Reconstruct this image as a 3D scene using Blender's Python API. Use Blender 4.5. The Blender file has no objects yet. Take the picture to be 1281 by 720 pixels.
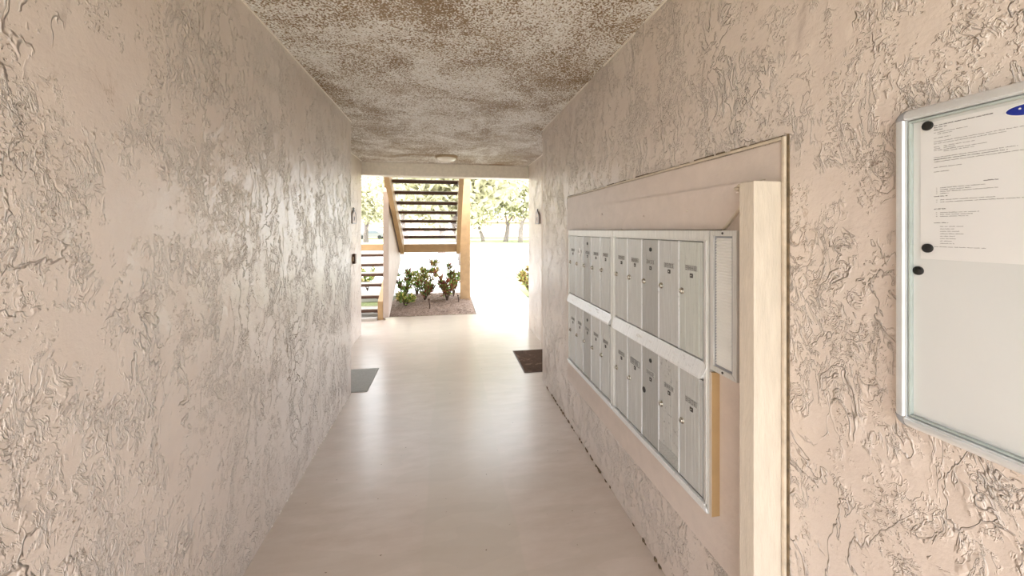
import bpy, bmesh, math, random
from mathutils import Vector, Matrix, noise
random.seed(7)
PI = math.pi
S = bpy.context.scene
COL = S.collection

# ------------------------------------------------------------------ camera
CAM_Z = 1.465
YAW = math.atan(80 / 470)
cam = bpy.data.cameras.new('camera')
cam.sensor_fit = 'HORIZONTAL'; cam.sensor_width = 36
cam.lens = 36 * 470 / 1281
cam.shift_y = -72 / 1281
cam.clip_start = 0.02; cam.clip_end = 400
camo = bpy.data.objects.new('camera', cam); COL.objects.link(camo)
camo.location = (0, 0, CAM_Z); camo.rotation_euler = (PI / 2, 0, -YAW)
S.camera = camo
# ------------------------------------------------------------------ sky, sun, exposure
W = bpy.data.worlds.new('sky'); S.world = W; W.use_nodes = True
wn = W.node_tree.nodes; wl = W.node_tree.links; wn.clear()
wo = wn.new('ShaderNodeOutputWorld'); wb = wn.new('ShaderNodeBackground')
wb.inputs[0].default_value = (0.91, 0.955, 1.0, 1); wb.inputs[1].default_value = 4.2
wl.new(wb.outputs[0], wo.inputs[0])
sl = bpy.data.lights.new('sun', 'SUN'); sl.energy = 7.0; sl.angle = math.radians(6); sl.color = (1, .96, .90)
so = bpy.data.objects.new('sun', sl); COL.objects.link(so)
so.location = (2, -8, 14); so.rotation_euler = (math.radians(33), math.radians(6), 0)
S.view_settings.view_transform = 'Standard'; S.view_settings.look = 'None'
S.view_settings.gamma = 1; S.view_settings.use_curve_mapping = False
S.view_settings.exposure = 0.45

# ------------------------------------------------------------------ materials
def newmat(name):
    m = bpy.data.materials.new(name); m.use_nodes = True
    nt = m.node_tree
    return m, nt, nt.nodes['Principled BSDF']
def N(nt, t, **k):
    n = nt.nodes.new(t)
    for a, b in k.items(): setattr(n, a, b)
    return n
def noise_n(nt, vec, scale, detail=3, rough=.5, dist=0):
    n = N(nt, 'ShaderNodeTexNoise'); n.inputs['Scale'].default_value = scale
    n.inputs['Detail'].default_value = detail; n.inputs['Roughness'].default_value = rough
    n.inputs['Distortion'].default_value = dist
    if vec is not None: nt.links.new(vec, n.inputs['Vector'])
    return n.outputs['Fac']
def ramp(nt, fac, stops):
    r = N(nt, 'ShaderNodeValToRGB'); e = r.color_ramp.elements
    while len(e) < len(stops): e.new(.5)
    for i, (p, c) in enumerate(stops):
        e[i].position = p; e[i].color = c if len(c) == 4 else (*c, 1)
    nt.links.new(fac, r.inputs[0]); return r.outputs[0]
def mth(nt, op, a, b=None, c=None, clamp=False):
    m = N(nt, 'ShaderNodeMath', operation=op); m.use_clamp = clamp
    for i, x in enumerate((a, b, c)):
        if x is None: continue
        if isinstance(x, (int, float)): m.inputs[i].default_value = x
        else: nt.links.new(x, m.inputs[i])
    return m.outputs[0]
def sstep(nt, v, lo, hi, a=0., b=1.):
    m = N(nt, 'ShaderNodeMapRange', interpolation_type='SMOOTHSTEP')
    nt.links.new(v, m.inputs[0])
    for i, x in enumerate((lo, hi, a, b)): m.inputs[i + 1].default_value = x
    return m.outputs[0]
def coords(nt, scale=(1, 1, 1), kind='Object', rot=(0, 0, 0)):
    t = N(nt, 'ShaderNodeTexCoord'); mp = N(nt, 'ShaderNodeMapping')
    mp.inputs['Scale'].default_value = scale; mp.inputs['Rotation'].default_value = rot
    nt.links.new(t.outputs[kind], mp.inputs[0]); return mp.outputs[0]
def mixc(nt, f, a, b, mode='MIX'):
    m = N(nt, 'ShaderNodeMix', data_type='RGBA', blend_type=mode)
    if isinstance(f, (int, float)): m.inputs[0].default_value = f
    else: nt.links.new(f, m.inputs[0])
    for i, x in ((6, a), (7, b)):
        if isinstance(x, tuple): m.inputs[i].default_value = (*x[:3], 1)
        else: nt.links.new(x, m.inputs[i])
    return m.outputs[2]
def bump(nt, bs, h, strength, dist):
    b = N(nt, 'ShaderNodeBump'); b.inputs['Strength'].default_value = strength
    b.inputs['Distance'].default_value = dist
    nt.links.new(h, b.inputs['Height']); nt.links.new(b.outputs[0], bs.inputs['Normal'])
def simple(name, col, rough=.5, metal=0, var=.06, sc=20, bmp=0, spec=.5, stretch=(1, 1, 1)):
    m, nt, b = newmat(name)
    c = coords(nt, stretch)
    f = noise_n(nt, c, sc, 4, .6)
    lo = tuple(max(0, x * (1 - var * 2)) for x in col); hi = tuple(min(1, x * (1 + var)) for x in col)
    nt.links.new(ramp(nt, f, [(.3, lo), (.7, hi)]), b.inputs['Base Color'])
    b.inputs['Roughness'].default_value = rough; b.inputs['Metallic'].default_value = metal
    b.inputs['Specular IOR Level'].default_value = spec
    if bmp: bump(nt, b, noise_n(nt, c, sc * 4, 3), 1, bmp)
    return m

def stucco(name, amp=1.0, stain=True, smooth=False):
    """glossy painted skip-trowel stucco: curled ridges, crumbs and pits in clusters"""
    m, nt, b = newmat(name)
    base = coords(nt, (1, 1, 1))
    wv = N(nt, 'ShaderNodeTexNoise'); wv.inputs['Scale'].default_value = 3.5; wv.inputs['Detail'].default_value = 4
    nt.links.new(base, wv.inputs['Vector'])
    vs = N(nt, 'ShaderNodeVectorMath', operation='MULTIPLY_ADD')
    nt.links.new(wv.outputs['Color'], vs.inputs[0]); vs.inputs[1].default_value = (.13, .13, .13)
    nt.links.new(base, vs.inputs[2])
    st = N(nt, 'ShaderNodeMapping'); st.inputs['Scale'].default_value = (1.4, 1.4, .75)
    nt.links.new(vs.outputs[0], st.inputs[0]); v = st.outputs[0]
    # torn laps of plaster: one-sided steps along the edge of each trowel pass
    r1 = noise_n(nt, v, 5.5, 4, .62, .7)
    d1 = mth(nt, 'ABSOLUTE', mth(nt, 'SUBTRACT', r1, .5))
    m1 = sstep(nt, noise_n(nt, v, 2.8, 3), .47, .56)
    ridge = mth(nt, 'MULTIPLY', sstep(nt, d1, .0, .016, 1, 0), m1)
    lap = mth(nt, 'MULTIPLY', mth(nt, 'MULTIPLY', sstep(nt, r1, .488, .512), .55), m1)
    r2 = noise_n(nt, v, 17, 4, .62, 1.2)
    d2 = mth(nt, 'ABSOLUTE', mth(nt, 'SUBTRACT', r2, .5))
    m2 = sstep(nt, noise_n(nt, base, 5.0, 4, .7), .485, .57)
    fine = mth(nt, 'MULTIPLY', sstep(nt, d2, 0, .045, 1, 0), m2)
    r3 = noise_n(nt, v, 24, 3, .55, .5)
    blot = mth(nt, 'MULTIPLY', sstep(nt, r3, .53, .62), m2)
    # crumbs and pits
    cr = noise_n(nt, base, 75, 3, .55, .4)
    m3 = sstep(nt, noise_n(nt, v, 7.5, 4, .65), .51, .57)
    crumbs = mth(nt, 'MULTIPLY', sstep(nt, cr, .52, .66), m3)
    pits = mth(nt, 'MULTIPLY', sstep(nt, cr, .40, .30), mth(nt, 'MAXIMUM', m3, .05))
    grain = mth(nt, 'MULTIPLY', noise_n(nt, base, 150, 3, .6), .12)
    swell = mth(nt, 'MULTIPLY', noise_n(nt, base, 8, 3, .5), 1.1)
    h = mth(nt, 'ADD', mth(nt, 'MULTIPLY', ridge, 1.2), mth(nt, 'MULTIPLY', fine, .55))
    h = mth(nt, 'ADD', h, lap); h = mth(nt, 'ADD', h, mth(nt, 'MULTIPLY', crumbs, .45))
    h = mth(nt, 'ADD', h, mth(nt, 'MULTIPLY', blot, .45))
    h = mth(nt, 'SUBTRACT', h, mth(nt, 'MULTIPLY', pits, .5))
    h = mth(nt, 'ADD', h, grain); h = mth(nt, 'ADD', h, swell)
    bump(nt, b, h, 1.0, .0062 * amp)
    big = noise_n(nt, base, 1.1, 3, .5)
    col = ramp(nt, big, [(.3, (.66, .56, .495)), (.7, (.72, .635, .58))])
    col = mixc(nt, mth(nt, 'MULTIPLY', sstep(nt, noise_n(nt, base, 9, 4), .45, .7), .25), col, (.61, .50, .43))
    # brown tint along some laps and in the pits
    brown_tint = mth(nt, 'MULTIPLY', sstep(nt, d1, .002, .010, 1, 0), sstep(nt, noise_n(nt, v, 1.7, 2), .60, .70))
    brown_tint = mth(nt, 'MAXIMUM', mth(nt, 'MULTIPLY', brown_tint, .75), mth(nt, 'MULTIPLY', pits, .45))
    col = mixc(nt, brown_tint, col, (.30, .18, .09))
    nt.links.new(col, b.inputs['Base Color'])
    b.inputs['Roughness'].default_value = .40
    b.inputs['Specular IOR Level'].default_value = .6
    b.inputs['Coat Weight'].default_value = .7; b.inputs['Coat Roughness'].default_value = .24; b.inputs['Coat IOR'].default_value = 1.6
    nt.links.new(b.inputs['Normal'].links[0].from_socket, b.inputs['Coat Normal'])
    return m

def popcorn():
    m, nt, b = newmat('popcorn_ceiling')
    c = coords(nt)
    vo = N(nt, 'ShaderNodeTexVoronoi'); vo.inputs['Scale'].default_value = 98; nt.links.new(c, vo.inputs[0])
    n1 = noise_n(nt, c, 112, 3, .6)
    h = mth(nt, 'SUBTRACT', n1, mth(nt, 'MULTIPLY', vo.outputs['Distance'], .35))
    bump(nt, b, h, 1.0, .012)
    patch = noise_n(nt, c, 1.9, 5, .68, .5)
    thr = mth(nt, 'MULTIPLY_ADD', patch, -.85, 0.765)        # more bare brown where patch is low
    f = mth(nt, 'SUBTRACT', h, thr)
    f = sstep(nt, f, -.13, .07)
    brown = ramp(nt, noise_n(nt, c, 4, 3), [(.35, (.24, .145, .06)), (.65, (.35, .25, .15))])
    white = ramp(nt, noise_n(nt, c, 30, 2), [(.3, (.80, .75, .69)), (.7, (.95, .94, .92))])
    nt.links.new(mixc(nt, f, brown, white), b.inputs['Base Color'])
    b.inputs['Roughness'].default_value = .6
    return m

def floor_mat():
    m, nt, b = newmat('painted_concrete')
    c = coords(nt)
    cs = coords(nt, (1, 3.0, 1))
    streak = noise_n(nt, cs, 4.5, 6, .62)
    big = noise_n(nt, c, .8, 3)
    col = ramp(nt, streak, [(.3, (.50, .405, .335)), (.7, (.595, .505, .44))])
    col = mixc(nt, sstep(nt, big, .4, .65, 0, .5), col, (.62, .52, .45))
    # worn centre strip and roller laps
    sx = N(nt, 'ShaderNodeSeparateXYZ'); nt.links.new(c, sx.inputs[0])
    wob = mth(nt, 'MULTIPLY_ADD', noise_n(nt, c, 1.3, 2), .12, -.06)
    xx = mth(nt, 'ADD', sx.outputs[0], wob)
    strip = mth(nt, 'MULTIPLY', sstep(nt, xx, -.13, -.11), sstep(nt, xx, .32, .335, 1, 0))
    col = mixc(nt, mth(nt, 'MULTIPLY', strip, .4), col, (.50, .44, .36))
    patch = mth(nt, 'MULTIPLY', sstep(nt, noise_n(nt, coords(nt, (2, 6, 1)), .9, 1), .52, .53), .28)
    col = mixc(nt, patch, col, (.48, .41, .34))
    spk = sstep(nt, noise_n(nt, c, 38, 2), .74, .78)
    col = mixc(nt, spk, col, (.2, .14, .1))
    nt.links.new(col, b.inputs['Base Color'])
    rr = sstep(nt, streak, .3, .7, .29, .34)
    nt.links.new(rr, b.inputs['Roughness'])
    h = mth(nt, 'ADD', streak, mth(nt, 'MULTIPLY', noise_n(nt, coords(nt, (1, 3, 1)), 60, 4, .6), .5))
    bump(nt, b, h, .45, .0008)
    b.inputs['Coat Weight'].default_value = .45; b.inputs['Coat Roughness'].default_value = .22
    return m

def metal_mat(name, col, rough, metal, spots=0.):
    m, nt, b = newmat(name)
    c = coords(nt, (1, 30, 1)); c0 = coords(nt)
    f = noise_n(nt, c, 8, 4, .6)
    base = ramp(nt, f, [(.3, tuple(x * .86 for x in col)), (.7, tuple(min(1, x * 1.05) for x in col))])
    sp = mth(nt, 'MULTIPLY', sstep(nt, noise_n(nt, c0, 60, 4, .7), .56, .66), spots)
    sp = mth(nt, 'MULTIPLY', sp, sstep(nt, noise_n(nt, c0, 9, 2), .4, .6))
    nt.links.new(mixc(nt, sp, base, (.22, .22, .21)), b.inputs['Base Color'])
    b.inputs['Roughness'].default_value = rough; b.inputs['Metallic'].default_value = metal
    bump(nt, b, noise_n(nt, c0, 90, 3), .5, .0006)
    return m

M = {}
M['stucco'] = stucco('painted_stucco')
M['stucco_far'] = stucco('painted_stucco_outer', .8)
M['ceiling'] = popcorn()
M['floor'] = floor_mat()
M['smooth'] = simple('smooth_paint', (.68, .585, .525), .42, var=.03, sc=14, bmp=.0010)
M['plank'] = simple('painted_wood_cream', (.63, .55, .46), .45, var=.05, sc=10, bmp=.0012, stretch=(6, 6, 1))
M['bead'] = simple('paint_bead', (.62, .53, .42), .4, var=.1, sc=30, bmp=.001)
M['groove'] = simple('dark_groove', (.16, .11, .06), .8, var=.3, sc=40)
M['caulk'] = simple('white_caulk', (.86, .80, .72), .4, var=.05)
M['tan'] = simple('tan_stair_paint', (.50, .33, .165), .5, var=.06, sc=9, bmp=.0008)
M['tanpost'] = simple('tan_post_paint', (.54, .36, .20), .5, var=.08, sc=7, bmp=.001)
M['guard'] = simple('guard_stucco', (.60, .50, .44), .5, var=.05, sc=6, bmp=.0015)
M['brown'] = simple('dark_brown_steel', (.075, .03, .012), .5, var=.2)
M['conc'] = simple('pale_concrete', (.55, .52, .48), .8, var=.08, sc=6, bmp=.001)
M['door_alu'] = metal_mat('mailbox_door_metal', (.61, .615, .60), .42, .35)
M['door_worn'] = metal_mat('mailbox_door_worn', (.60, .60, .58), .5, .35, .8)
M['door_dark'] = metal_mat('mailbox_door_grey', (.48, .48, .465), .45, .35)
M['door_light'] = metal_mat('mailbox_door_pale', (.63, .65, .61), .45, .3, .15)
M['frame_alu'] = metal_mat('mailbox_frame_metal', (.74, .735, .71), .38, .35, .1)
M['hood'] = metal_mat('mailbox_rail_metal', (.84, .85, .86), .35, .25, .25)
M['brass'] = simple('lock_metal', (.58, .56, .50), .25, .9, var=.2, sc=200)
M['black'] = simple('black_plastic', (.008, .008, .008), .45, var=.1)
M['ink'] = simple('dark_ink', (.07, .065, .06), .7, var=.2)
M['inkg'] = simple('grey_ink', (.22, .21, .21), .7, var=.2, sc=300)
M['inkb'] = simple('bold_ink', (.07, .065, .065), .7, var=.2, sc=300)
M['label'] = simple('label_grey', (.44, .44, .42), .5, var=.15, sc=200)
M['whiteb'] = simple('white_enamel', (.68, .69, .685), .22, var=.015, sc=3)
M['paper'] = simple('paper', (.76, .755, .75), .6, var=.02, sc=5)
M['silver'] = simple('satin_aluminium', (.80, .82, .84), .28, .55, var=.03, sc=20)
M['corner'] = simple('grey_corner_plastic', (.34, .35, .38), .4, var=.08)
M['edge_green'] = simple('greenish_gasket', (.42, .47, .45), .35, var=.05)
M['blue'] = simple('blue_print', (.012, .03, .30), .35, var=.1)
M['white'] = simple('white_print', (.85, .85, .85), .5, var=.02)
M['louver'] = simple('ribbed_white_plastic', (.85, .84, .81), .45, var=.03, sc=12)
M['lamp_glass'] = simple('opal_glass', (.90, .86, .78), .25, var=.03)
M['lamp_rim'] = simple('brown_lamp_rim', (.42, .31, .2), .45, var=.08)
M['mat_grey'] = simple('grey_doormat', (.40, .40, .38), .9, var=.06, sc=60, bmp=.002)
M['grass'] = simple('lawn', (.30, .34, .14), .95, var=.25, sc=30, bmp=.01)
M['asphalt'] = simple('pale_paving', (.52, .51, .50), .85, var=.07, sc=2)
M['walk'] = simple('walkway_concrete', (.60, .57, .53), .7, var=.05, sc=3, bmp=.001)
M['kerb'] = simple('kerb_concrete', (.42, .42, .40), .8, var=.08)
M['bark'] = simple('tree_bark', (.30, .25, .23), .9, var=.25, sc=8, bmp=.01)
M['leaf_far'] = simple('hazed_oak_leaves', (.60, .58, .38), .7, var=.25, sc=3)  # haze and glare put into the pale leaf colour
M['leaf_green'] = simple('green_leaves', (.27, .42, .09), .45, var=.4, sc=16)
M['leaf_red'] = simple('red_brown_leaves', (.38, .13, .07), .45, var=.5, sc=16)
M['leaf_yel'] = simple('yellow_leaves', (.72, .62, .22), .45, var=.3, sc=16)
M['stem'] = simple('brown_stems', (.10, .06, .035), .8, var=.2)
M['bldg'] = simple('pink_render', (.62, .48, .44), .8, var=.04, sc=2)
M['bldg_trim'] = simple('pale_building_trim', (.62, .50, .45), .8, var=.05)
M['roof'] = simple('far_roof', (.30, .20, .15), .8, var=.1)
M['glass_dark'] = simple('dark_pane', (.12, .14, .16), .15, var=.1)
M['pane_far'] = simple('far_window_pane', (.42, .38, .38), .3, var=.05)
M['carpaint'] = simple('grey_car_paint', (.17, .17, .17), .35, .1, var=.03)
M['doorpaint'] = simple('beige_door_paint', (.50, .40, .32), .4, var=.03)

def mulch_mat():
    m, nt, b = newmat('bark_mulch'); c = coords(nt, (1, 1.8, 1))
    f = noise_n(nt, c, 30, 5, .7, .5)
    nt.links.new(ramp(nt, f, [(.32, (.09, .055, .035)), (.5, (.34, .235, .18)), (.68, (.58, .46, .38))]), b.inputs['Base Color'])
    b.inputs['Roughness'].default_value = .95; bump(nt, b, f, 1, .03); return m
M['mulch'] = mulch_mat()
def mat_brown():
    m, nt, b = newmat('brown_worn_doormat'); c = coords(nt)
    f = noise_n(nt, c, 7, 5, .7, 1.2)
    col = ramp(nt, f, [(.3, (.055, .026, .012)), (.56, (.10, .05, .025)), (.66, (.26, .17, .11))])
    nt.links.new(col, b.inputs['Base Color']); b.inputs['Roughness'].default_value = .95
    bump(nt, b, noise_n(nt, c, 220, 3), 1, .003); return m
M['mat_brown'] = mat_brown()
def glass_mat():
    m, nt, b = newmat('clear_pane'); nt.nodes.remove(b)
    tr = N(nt, 'ShaderNodeBsdfTransparent'); gl = N(nt, 'ShaderNodeBsdfGlossy'); gl.inputs['Roughness'].default_value = .05
    fr = N(nt, 'ShaderNodeLayerWeight'); fr.inputs[0].default_value = .12; mx = N(nt, 'ShaderNodeMixShader')
    nt.links.new(mth(nt, 'MULTIPLY', fr.outputs[0], .35), mx.inputs[0]); nt.links.new(tr.outputs[0], mx.inputs[1]); nt.links.new(gl.outputs[0], mx.inputs[2])
    nt.links.new(mx.outputs[0], nt.nodes['Material Output'].inputs[0]); return m
M['pane'] = glass_mat()

# ------------------------------------------------------------------ mesh helpers
class MB:
    def __init__(s): s.bm = bmesh.new()
    def box(s, x0, x1, y0, y1, z0, z1, bev=0):
        b = s.bm if not bev else bmesh.new()
        vs = [b.verts.new((x, y, z)) for x in (x0, x1) for y in (y0, y1) for z in (z0, z1)]
        for f in ((0, 1, 3, 2), (4, 6, 7, 5), (0, 4, 5, 1), (2, 3, 7, 6), (0, 2, 6, 4), (1, 5, 7, 3)):
            b.faces.new([vs[i] for i in f])
        if bev:
            bmesh.ops.bevel(b, geom=b.edges[:], offset=bev, segments=2, affect='EDGES', profile=.6)
            s._merge(b)
        return s
    def _merge(s, b):
        me = bpy.data.meshes.new('t'); b.to_mesh(me); b.free(); s.bm.from_mesh(me); bpy.data.meshes.remove(me)
    def prism(s, pts, vec, bev=0):
        b = s.bm if not bev else bmesh.new()
        vec = Vector(vec); a = [b.verts.new(p) for p in pts]; c = [b.verts.new(Vector(p) + vec) for p in pts]
        n = len(pts); fs = [b.faces.new(a), b.faces.new(c[::-1])]
        for i in range(n): fs.append(b.faces.new((a[i], c[i], c[(i + 1) % n], a[(i + 1) % n])))
        bmesh.ops.recalc_face_normals(b, faces=fs)
        if bev:
            bmesh.ops.bevel(b, geom=b.edges[:], offset=bev, segments=2, affect='EDGES'); s._merge(b)
        return s
    def cyl(s, p, axis, r, h, seg=16, r2=None):
        axis = Vector(axis).normalized(); q = axis.to_track_quat('Z', 'Y').to_matrix().to_4x4()
        bmesh.ops.create_cone(s.bm, cap_ends=True, segments=seg, radius1=r, radius2=r if r2 is None else r2, depth=h,
                              matrix=Matrix.Translation(Vector(p) + axis * h / 2) @ q)
        return s
    def tube(s, pts, rads, seg=6):
        rings = []
        for i, p in enumerate(pts):
            p = Vector(p); d = (Vector(pts[min(i + 1, len(pts) - 1)]) - Vector(pts[max(i - 1, 0)])).normalized()
            u = d.cross(Vector((.31, .95, .1))).normalized(); w = d.cross(u)
            rings.append([s.bm.verts.new(p + (u * math.cos(2 * PI * k / seg) + w * math.sin(2 * PI * k / seg)) * rads[i]) for k in range(seg)])
        for a, b in zip(rings, rings[1:]):
            for k in range(seg): s.bm.faces.new((a[k], a[(k + 1) % seg], b[(k + 1) % seg], b[k]))
        s.bm.faces.new(rings[0][::-1]); s.bm.faces.new(rings[-1]); return s
    def ball(s, c, r, sc=(1, 1, 1), seg=16, rings=8):
        bmesh.ops.create_uvsphere(s.bm, u_segments=seg, v_segments=rings, radius=r,
                                  matrix=Matrix.Translation(c) @ Matrix.Diagonal((*sc, 1)))
        return s
    def quad(s, a, b, c, d):
        s.bm.faces.new([s.bm.verts.new(x) for x in (a, b, c, d)]); return s
    def leaf(s, p, d, L, wd):
        p = Vector(p); d = Vector(d).normalized(); u = d.cross(Vector((random.uniform(-1, 1), random.uniform(-1, 1), random.uniform(-1, 1)))).normalized() * wd
        n = d.cross(u).normalized() * L * .12
        a = [s.bm.verts.new(x) for x in (p, p + d * L * .5 + u + n, p + d * L, p + d * L * .5 - u + n)]
        s.bm.faces.new((a[0], a[1], a[2])); s.bm.faces.new((a[0], a[2], a[3])); return s
    def build(s, name, mat, parent=None, smooth=False, label=None):
        me = bpy.data.meshes.new(name)
        bmesh.ops.recalc_face_normals(s.bm, faces=s.bm.faces[:]) if not smooth == 'leaf' else None
        s.bm.to_mesh(me); s.bm.free(); me.materials.append(M[mat] if isinstance(mat, str) else mat)
        if parent is not None:
            w = Vector((0, 0, 0)); q = parent
            while q is not None: w += q.location; q = q.parent
            me.transform(Matrix.Translation(-w))
        if smooth is True: me.polygons.foreach_set('use_smooth', [True] * len(me.polygons))
        o = bpy.data.objects.new(name, me); COL.objects.link(o); o.parent = parent
        if label: o['label'] = label
        return o
def tag(o, label=None, cat=None, group=None, kind=None):
    for k, v in (('label', label), ('category', cat), ('group', group), ('kind', kind)):
        if v: o[k] = v
    return o
def empty(name, loc, label, cat, group=None):
    o = bpy.data.objects.new(name, None); o.empty_display_size = .1; COL.objects.link(o); o.location = loc
    return tag(o, label, cat, group)
def struct(name, mb, mat, label=None):
    return tag(mb.build(name, mat), label, None, None, 'structure')
def copy_at(o, parent, loc, label=None):
    c = o.copy(); COL.objects.link(c); c.parent = parent; c.location = loc
    if label: c['label'] = label
    return c

# ------------------------------------------------------------------ the passage
XL, XR, XO, H = -.859, .91, 1.2, 2.44
YB, YN, YF = -1.0, 3.57, 5.55            # rear end (unseen, kept close for light), near walls' end, passage mouth
struct('floor', MB().box(-6, 6, YB - 3, 6.6, -.15, 0), 'floor', 'worn painted concrete passage floor')
struct('ceiling', MB().box(-XO - .2, XO + .2, YB, YF + .05, H, H + .25), 'ceiling', 'speckled brown and white popcorn ceiling')
struct('wall_left', MB().box(-1.6, XL, YB, YN, 0, H + .2), 'stucco', 'long glossy pinkish stucco wall on the left')
struct('wall_right', MB().box(XR, 1.6, YB, YN, 0, H + .2), 'stucco', 'long pinkish stucco wall carrying mailboxes')
struct('wall_far_left', MB().box(-1.6, -XO, YN, YF, 0, H + .2), 'stucco_far', 'set-back wall beside the left doormat')
struct('wall_far_right', MB().box(XO, 1.6, YN, YF, 0, H + .2), 'stucco_far', 'set-back wall beside the brown doormat')
struct('wall_front_left', MB().box(-6, -1.6, 5.3, YF, 0, 5.2), 'stucco_far', 'outer face of the building left of the passage')
struct('wall_front_right', MB().box(1.6, 6, 5.3, YF, 0, 5.2), 'stucco_far', 'outer face of the building right of the passage')
struct('wall_upper', MB().box(-1.6, 1.6, 5.3, YF, H + .25, 5.2), 'stucco_far', 'outer face above the passage')
struct('wall_rear_left', MB().box(-6, -1.6, YB, YB + .2, 0, 5.2), 'stucco_far')
struct('wall_rear_right', MB().box(1.6, 6, YB, YB + .2, 0, 5.2), 'stucco_far')
struct('beam', MB().box(-6, 6, YF + .05, YF + .25, 2.25, 2.75, .012), 'caulk', 'pale beam over the mouth of the passage')
struct('roof', MB().box(-6, 6, YB, YF, 5.2, 5.4), 'smooth')  # unseen slab, added to block the sun over the upper storey
# apartment doors in the set-back bays
for sgn, nm in ((-1, 'door_1'), (1, 'door_2')):
    x = sgn * XO
    d = MB().box(min(x, x - sgn * .03), max(x, x - sgn * .03), 3.66, 4.5, .02, 2.08, .004)
    d.box(min(x, x - sgn * .05), max(x, x - sgn * .05), 3.60, 3.66, 0, 2.14).box(min(x, x - sgn * .05), max(x, x - sgn * .05), 4.5, 4.56, 0, 2.14)
    d.box(min(x, x - sgn * .05), max(x, x - sgn * .05), 3.66, 4.5, 2.08, 2.14)
    do = struct(nm, d, 'doorpaint')
    MB().cyl((x - sgn * .03, 3.74, 1.0), (-sgn, 0, 0), .012, .04).ball((x - sgn * .085, 3.74, 1.0), .028).build('door_knob', 'brass', do, True)
# caulk beads where walls meet the ceiling
def bead(name, segs, x):
    b = MB()
    for y0, y1, w in segs: b.box(min(x, x - w), max(x, x - w), y0, y1, H - abs(w) * .8, H - .0005)
    struct(name, b, 'caulk')
bead('trim_1', [(YB, YN, -.007)], XL)
bead('trim_2', [(1.25, 1.62, .008), (1.72, 2.1, .008), (2.35, 2.9, .007), (3.0, YN, .008), (YB, .9, .006)], XR)
bead('trim_3', [(YN, YF, -.01)], -XO); bead('trim_4', [(YN, YF, .01)], XO)
# crumbling dark gap at the foot of the right wall
g = MB()
y = .3
while y < 3.4:
    L = random.uniform(.01, .05)
    if random.random() < .62:
        w = random.uniform(.003, .010); h = random.uniform(.003, .012)
        g.prism([(XR + .002, y, 0.0005), (XR - w, y + L * .3, .0005), (XR - w * .7, y + L * .8, .0005), (XR + .002, y + L, .0005)], (0, 0, h))
    y += L * random.uniform(.7, 1.6)
tag(g.build('trim_5', 'groove'), 'dark crumbling gap along the foot of the right wall', None, None, 'structure')
g = MB(); y = .5
while y < 3.5:
    L = random.uniform(.01, .03)
    if random.random() < .3:
        w = random.uniform(.003, .007)
        g.prism([(XL - .002, y, 0.0005), (XL + w, y + L * .4, .0005), (XL + w * .6, y + L * .8, .0005), (XL - .002, y + L, .0005)], (0, 0, .005))
    y += L * random.uniform(.8, 2)
tag(g.build('trim_6', 'caulk'), 'paint crumbs along the foot of the left wall', None, None, 'structure')

# ------------------------------------------------------------------ smooth plastered field round the mailboxes
YA0, YA1 = .893, 2.789
fld = struct('trim_7', MB().prism([(XR - .003, YA0, 0), (XR - .003, YA0, 1.71), (XR - .003, YA1, 1.71), (XR - .003, YA1, .318), (XR - .003, 1.1, .335), (XR - .003, 1.02, 0)], (.01, 0, 0)), 'smooth', 'smooth painted field round the mailboxes')
MB().box(XR - .010, XR, YA0 - .012, YA0 - .001, 0, 1.722, .003).build('bead', 'bead', fld)
MB().box(XR - .0035, XR, YA0 - .018, YA0 - .012, 0, 1.726).build('groove', 'groove', fld)
MB().box(XR - .010, XR, YA0, YA1, 1.713, 1.722, .003).build('bead', 'bead', fld)
gr = MB(); y = YA0
while y < YA1:
    L = random.uniform(.02, .12); gr.box(XR - .0045, XR, y, min(y + L, YA1), 1.7225, 1.7225 + random.uniform(.001, .006)); y += L * random.uniform(1, 1.5)
gr.box(XR - .004, XR, YA1, YA1 + .004, 1.63, 1.712)
gr.build('groove', 'groove', fld)
# cream upright boxed out of the wall
post = empty('wooden_upright', (.86, .92, 0), 'cream painted wooden upright boxed out of the right wall beside the mailboxes', 'post')
MB().box(.817, .905, .893, .9465, 0, 1.60, .003).build('board', 'plank', post)
fl = MB()
for i in range(16):
    fl.ball((.845 + random.uniform(-.02, .01), .952 + random.uniform(-.008, .02), 1.588 + random.uniform(-.016, .010)), random.uniform(.003, .007), (1, 1.6, .8), 6, 4)
tag(fl.build('paint_flakes', 'bead', post), None, None, None, 'stuff')
# header board
hd = empty('header_board', (.895, 1.8, 1.53), 'pinkish header board with a slanted end above the mailboxes', 'board')
MB().prism([(.899, 2.70, 1.613), (.899, .950, 1.613), (.899, 1.108, 1.4675), (.899, 2.70, 1.4675)], (.0081, 0, 0)).build('board', 'smooth', hd)
MB().prism([(.898, .948, 1.613), (.898, .958, 1.613), (.898, 1.116, 1.4675), (.898, 1.106, 1.4675)], (.009, 0, 0)).build('edge_strip', 'bead', hd)
MB().box(.8835, .900, 1.118, 2.66, 1.4655, 1.4675).build('seam', 'groove', hd)
nl = MB()
for yy, zz in ((1.85, 1.472), (1.62, 1.53), (1.3, 1.54), (2.1, 1.56), (2.35, 1.50), (1.05, 1.585)):
    nl.ball((.898, yy, zz), .004, (1, 1, 1), 6, 4)
tag(nl.build('paint_drips', 'smooth', hd), None, None, None, 'stuff')

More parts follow.
